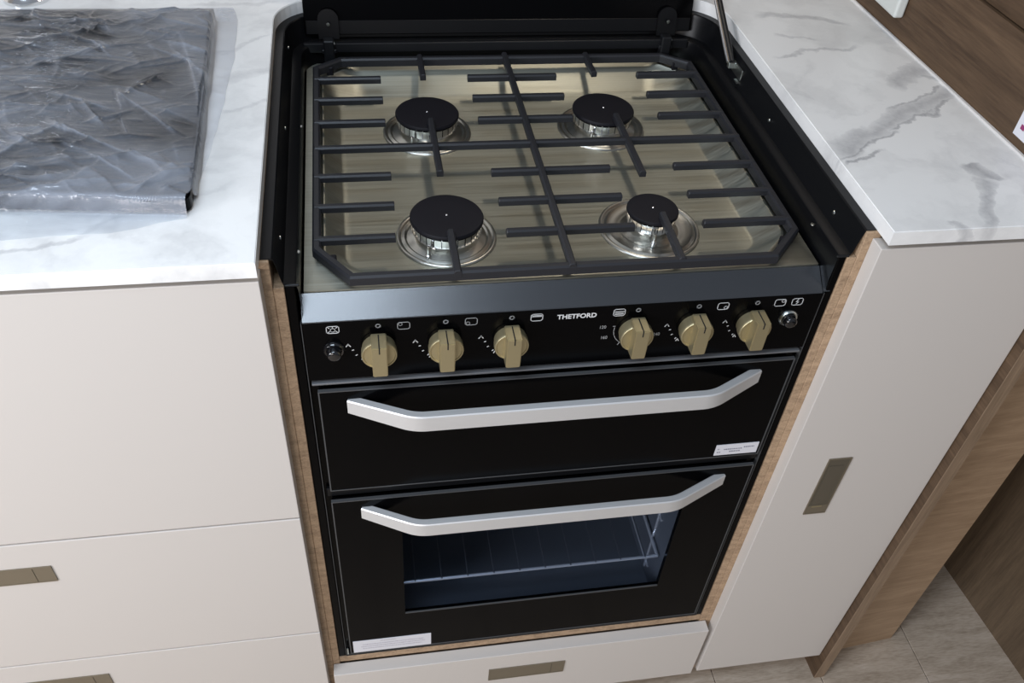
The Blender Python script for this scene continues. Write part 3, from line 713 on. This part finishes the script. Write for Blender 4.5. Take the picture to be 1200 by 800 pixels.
# ================================================================== SINK SIDE
T_ = thing('sink_lid', 'black glass sink lid wrapped under crinkled clear plastic', 'sink lid', (-0.36, 0.26, 0.0217))
def yf(x): return 0.0670+0.11*np.minimum(-0.055-x, 0.16)+0.02*np.maximum(-0.215-x, 0)
LZ0, LZ1 = 0.0238, 0.0372
def lidpoly(g):
    return [(-0.70+g, float(yf(-0.70))+g), (-0.215, float(yf(-0.215))+g), (-0.072, float(yf(-0.072))+g)] + [(-0.0555-g-0.010*(1-math.sin(math.radians(t_))), 0.0680+g+0.010*(1-math.cos(math.radians(t_)))) for t_ in (30, 50, 70, 90)] + arc(-0.0655-g-0.010, 0.4440-g-0.010, 0.010, 0, 90, 6) + [(-0.70+g, 0.4500-g)]
obj('glass_panel', prism(BM(), lidpoly(0), LZ0, LZ1, 0.0020, 2), M['black_glass'], T_)
obj('seal', prism(BM(), lidpoly(0.005), 0.0218, LZ0), M['gap'], T_)
# film: a crumpled sheet draped over lid and worktop
nx, ny = 430, 360
def ss(x): x = np.clip(x, 0, 1); return x*x*(3-2*x)
def vnoise(x, y, seed):
    r = np.random.default_rng(seed).random((64, 64)); xi = np.floor(x).astype(int); yi = np.floor(y).astype(int); fx = ss(x-xi); fy = ss(y-yi)
    g = lambda a, b: r[a % 64, b % 64]
    return (g(xi, yi)*(1-fx)+g(xi+1, yi)*fx)*(1-fy)+(g(xi, yi+1)*(1-fx)+g(xi+1, yi+1)*fx)*fy
def fbm(x, y, seed): return sum(vnoise(x*2**k+7.3*k, y*2**k+3.1*k, seed+k)*0.5**k for k in range(4))/1.875
u_ = np.linspace(0, 1, nx); u_ = np.where(u_ < 0.14, u_/0.14*0.53, 0.53+(u_-0.14)/0.86*0.47)
U, V = np.meshgrid(u_, np.linspace(0, 1, ny), indexing='ij')
Vy = 0.045+V*0.441
rgt = np.interp(Vy, [0.04, 0.075, 0.115, 0.14, 0.19, 0.27, 0.37, 0.45, 0.50], [-0.0600, -0.0530, -0.0520, -0.0500, -0.0455, -0.0405, -0.0385, -0.0405, -0.0520])+0.003*(vnoise(Vy*40, Vy*0, 32)-.5)
U2 = -0.700+U*(rgt+0.700)
frt = np.interp(U2, [-0.7, -0.20, -0.165, -0.12, -0.098, -0.082, -0.066, -0.05], [0.040, 0.0405, 0.0445, 0.0445, 0.0500, 0.0570, 0.0610, 0.0640])+0.002*(vnoise(U2*30, U2*0, 31)-.5)
V = frt+V*(0.484-frt); U = U2
wob = lambda s_: (vnoise(U*35+5, V*35+9, s_)-0.5)
ex = -0.0535-0.010*(V-0.068)/0.38; YF = yf(U)
inx = ss((ex+0.0022-U)/0.006+0.3*wob(1)); iny = ss((V-(YF-0.0035))/0.0045+0.25*wob(2))*ss((0.4480-V)/0.008+0.4*wob(3))
onlid = inx*iny
base = 0.0222+0.0158*onlid
hgt = np.zeros_like(U); milk = np.zeros_like(U)
def crease(cx_, cy_, a, ln, w, amp, mk, curve=0.0, side=1):
    """one fold: crest line with a sharp and a soft flank"""
    global hgt, milk
    du, dv = U-cx_, V-cy_; al = du*math.cos(a)+dv*math.sin(a); ac = (-du*math.sin(a)+dv*math.cos(a))*side+curve*al*al/ln
    env = np.exp(-(al/ln)**4)
    hgt += amp*env*np.where(ac > 0, np.exp(-ac/(w*2.6)), np.exp(ac/(w*0.8)))
    milk += mk*env*(np.where(ac > 0, np.exp(-ac/(w*5.0)), np.exp(ac/(w*0.35)))+0.6*np.exp(-(ac/(0.0006))**2))
for k in range(95):                                     # long folds fanning out from the left edge
    cx_, cy_ = rng.uniform(-0.33, -0.17), rng.uniform(0.08, 0.44)
    crease(cx_, cy_, 0.9*(0.20-cy_)/1.0*0.9+rng.normal(-0.05, 0.16), rng.uniform(0.025, 0.075), rng.uniform(0.0008, 0.0022), rng.uniform(0.0005, 0.0018), rng.uniform(-0.045, 0.075), rng.uniform(-.12, .12), rng.choice([-1, 1]))
for k in range(120):                                     # crumples towards the right
    cx_, cy_ = rng.uniform(-0.27, -0.06), rng.uniform(0.075, 0.44)
    a = rng.normal(-0.85, 0.35) if rng.random() < 0.65 else rng.normal(0.55, 0.3)
    crease(cx_, cy_, a, rng.uniform(0.010, 0.040), rng.uniform(0.0010, 0.0035), rng.uniform(0.0008, 0.0034), rng.uniform(-0.06, 0.10), rng.uniform(-.22, .22), rng.choice([-1, 1]))
for k in range(160): crease(rng.uniform(-0.31, -0.06), rng.uniform(0.075, 0.44), rng.uniform(-1.3, 0.8), rng.uniform(0.004, 0.014), rng.uniform(0.0005, 0.0012), rng.uniform(0.0003, 0.0012), rng.uniform(-0.04, 0.11), rng.uniform(-.3, .3), rng.choice([-1, 1]))
for cx_, cy_, a, ln, w, mk in ((-0.150, 0.165, -0.62, 0.060, 0.0020, 0.22), (-0.125, 0.120, -0.75, 0.030, 0.0014, 0.20), (-0.215, 0.150, 0.95, 0.055, 0.0030, 0.22), (-0.110, 0.215, -0.90, 0.045, 0.0022, 0.20),
        (-0.170, 0.235, -0.50, 0.035, 0.0018, 0.20), (-0.190, 0.330, 0.60, 0.050, 0.0030, 0.18), (-0.170, 0.345, -0.95, 0.022, 0.0010, 0.20), (-0.075, 0.300, -1.35, 0.080, 0.0035, 0.16), (-0.100, 0.330, -0.7, 0.030, 0.002, 0.16)):
    crease(cx_, cy_, a, ln, w, 0.0022, mk*0.75, 0.03, 1)
st_ = fbm((U*math.cos(.15)-V*math.sin(.15))*22, (U*math.sin(.15)+V*math.cos(.15)+0.3*vnoise(U*9, V*9, 8)*0.05)*120, 5)-0.5
bulge = fbm(U*14+3, V*16+vnoise(U*9, V*9, 6)*2, 17)
hgt = hgt + 0.0012*st_ + 0.0050*(bulge-0.3)
flat = onlid*0.8+0.2
Z = base + np.clip(hgt, -0.0002, 0.0085)*flat
Z = np.where(onlid > 0.03, Z, np.maximum(Z, 0.0222))
Z = np.where((U < ex-0.0005) & (V > YF+0.0005) & (V < 0.4460), np.maximum(Z, 0.0379), np.maximum(Z, 0.0222))
milk = 0.105+milk*onlid*0.62+0.14*(fbm(U*9, V*11, 41)-0.42)*2+0.10*st_*ss((-0.12-U)/0.06)+0.10*np.exp(-((V-YF-0.002)/0.0022)**2)*(U < ex)
band = (V < YF+0.001) & (V > YF-0.006)
milk = np.where(band, milk+0.10*(vnoise(U*6, V*900, 51)-0.35), milk)
edgehaze = ss((U-(ex-0.004))/0.006)*ss((V-0.13)/0.06)+ss((V-0.438)/0.010)
milk = np.clip(milk+0.10*edgehaze*(0.5+fbm(U*30, V*40, 61)), 0.02, 0.62)
verts = np.stack([U, V, Z], -1).reshape(-1, 3)
ii = np.arange(nx*ny).reshape(nx, ny)
q = np.stack([ii[:-1, :-1], ii[1:, :-1], ii[1:, 1:], ii[:-1, 1:]], -1).reshape(-1, 4)
off = np.array([-0.36, 0.26, 0.0222])
me = bpy.data.meshes.new('plastic_film')
me.from_pydata((verts-off).tolist(), [], q.tolist()); me.materials.append(M['film'])
me.polygons.foreach_set('use_smooth', [True]*len(me.polygons))
at = me.attributes.new('milkiness', 'FLOAT', 'POINT'); at.data.foreach_set('value', milk.reshape(-1).astype(np.float32))
fo_ = bpy.data.objects.new('plastic_film', me); COL.objects.link(fo_); fo_.location = off
tag(fo_, 'crinkled clear protective plastic film draped over the black sink lid', 'plastic film')

# tap behind the sink
F = thing('tap', 'chrome tap standing behind the sink lid, only its base in view', 'tap', (-0.2825, 0.5135, 0.0217))
obj('tap_base', lathe(BM(), -0.2825, 0.5135, [(0.026, 0), (0.026, 0.004), (0.022, 0.008), (0.0195, 0.012), (0.0185, 0.055), (0, 0.056)], 32, cz=0.0217), M['chrome'], F, smooth=40)
obj('spout', tube(BM(), [(-0.2825, 0.5135, 0.07), (-0.2825, 0.5135, 0.22), (-0.29, 0.515, 0.27), (-0.295, 0.46, 0.29), (-0.30, 0.42, 0.27)], 0.011, 14), M['chrome'], F, smooth=50)
obj('lever', tube(BM(), [(-0.265, 0.5135, 0.055), (-0.215, 0.510, 0.085)], [0.007, 0.004], 10), M['chrome'], F, smooth=50)

# ================================================================== ON THE PARTITION
def wallx(y): return 0.7655+(0.111-y)*0.0277
X_ = wallx(0.41)
sk = tag(obj('wall_fitting', bx(X_-0.0135, X_-0.0005, 0.3820, 0.4700, 0.0480, 0.1150, bev=0.003, seg=3), M['plastic']), 'white plastic fitting mounted on the oak partition at the top edge of view', 'fitting')
X_ = wallx(0.10)-0.0003
pl_ = obj('paper_notice', bx(X_-0.0008, X_, 0.0600, 0.1410, 0.0330, 0.0950), M['paper']); tag(pl_, 'white paper notice with purple print stuck on the oak partition', 'sticker')
b = BM()
for k in range(6):
    y = 0.1330-k*0.009; box(b, X_-0.0012, X_-0.0008, y-0.006, y, 0.0420+(k % 2)*0.002, 0.0470+(k % 2)*0.002)
obj('printed_lines', b, M['redink'], pl_)
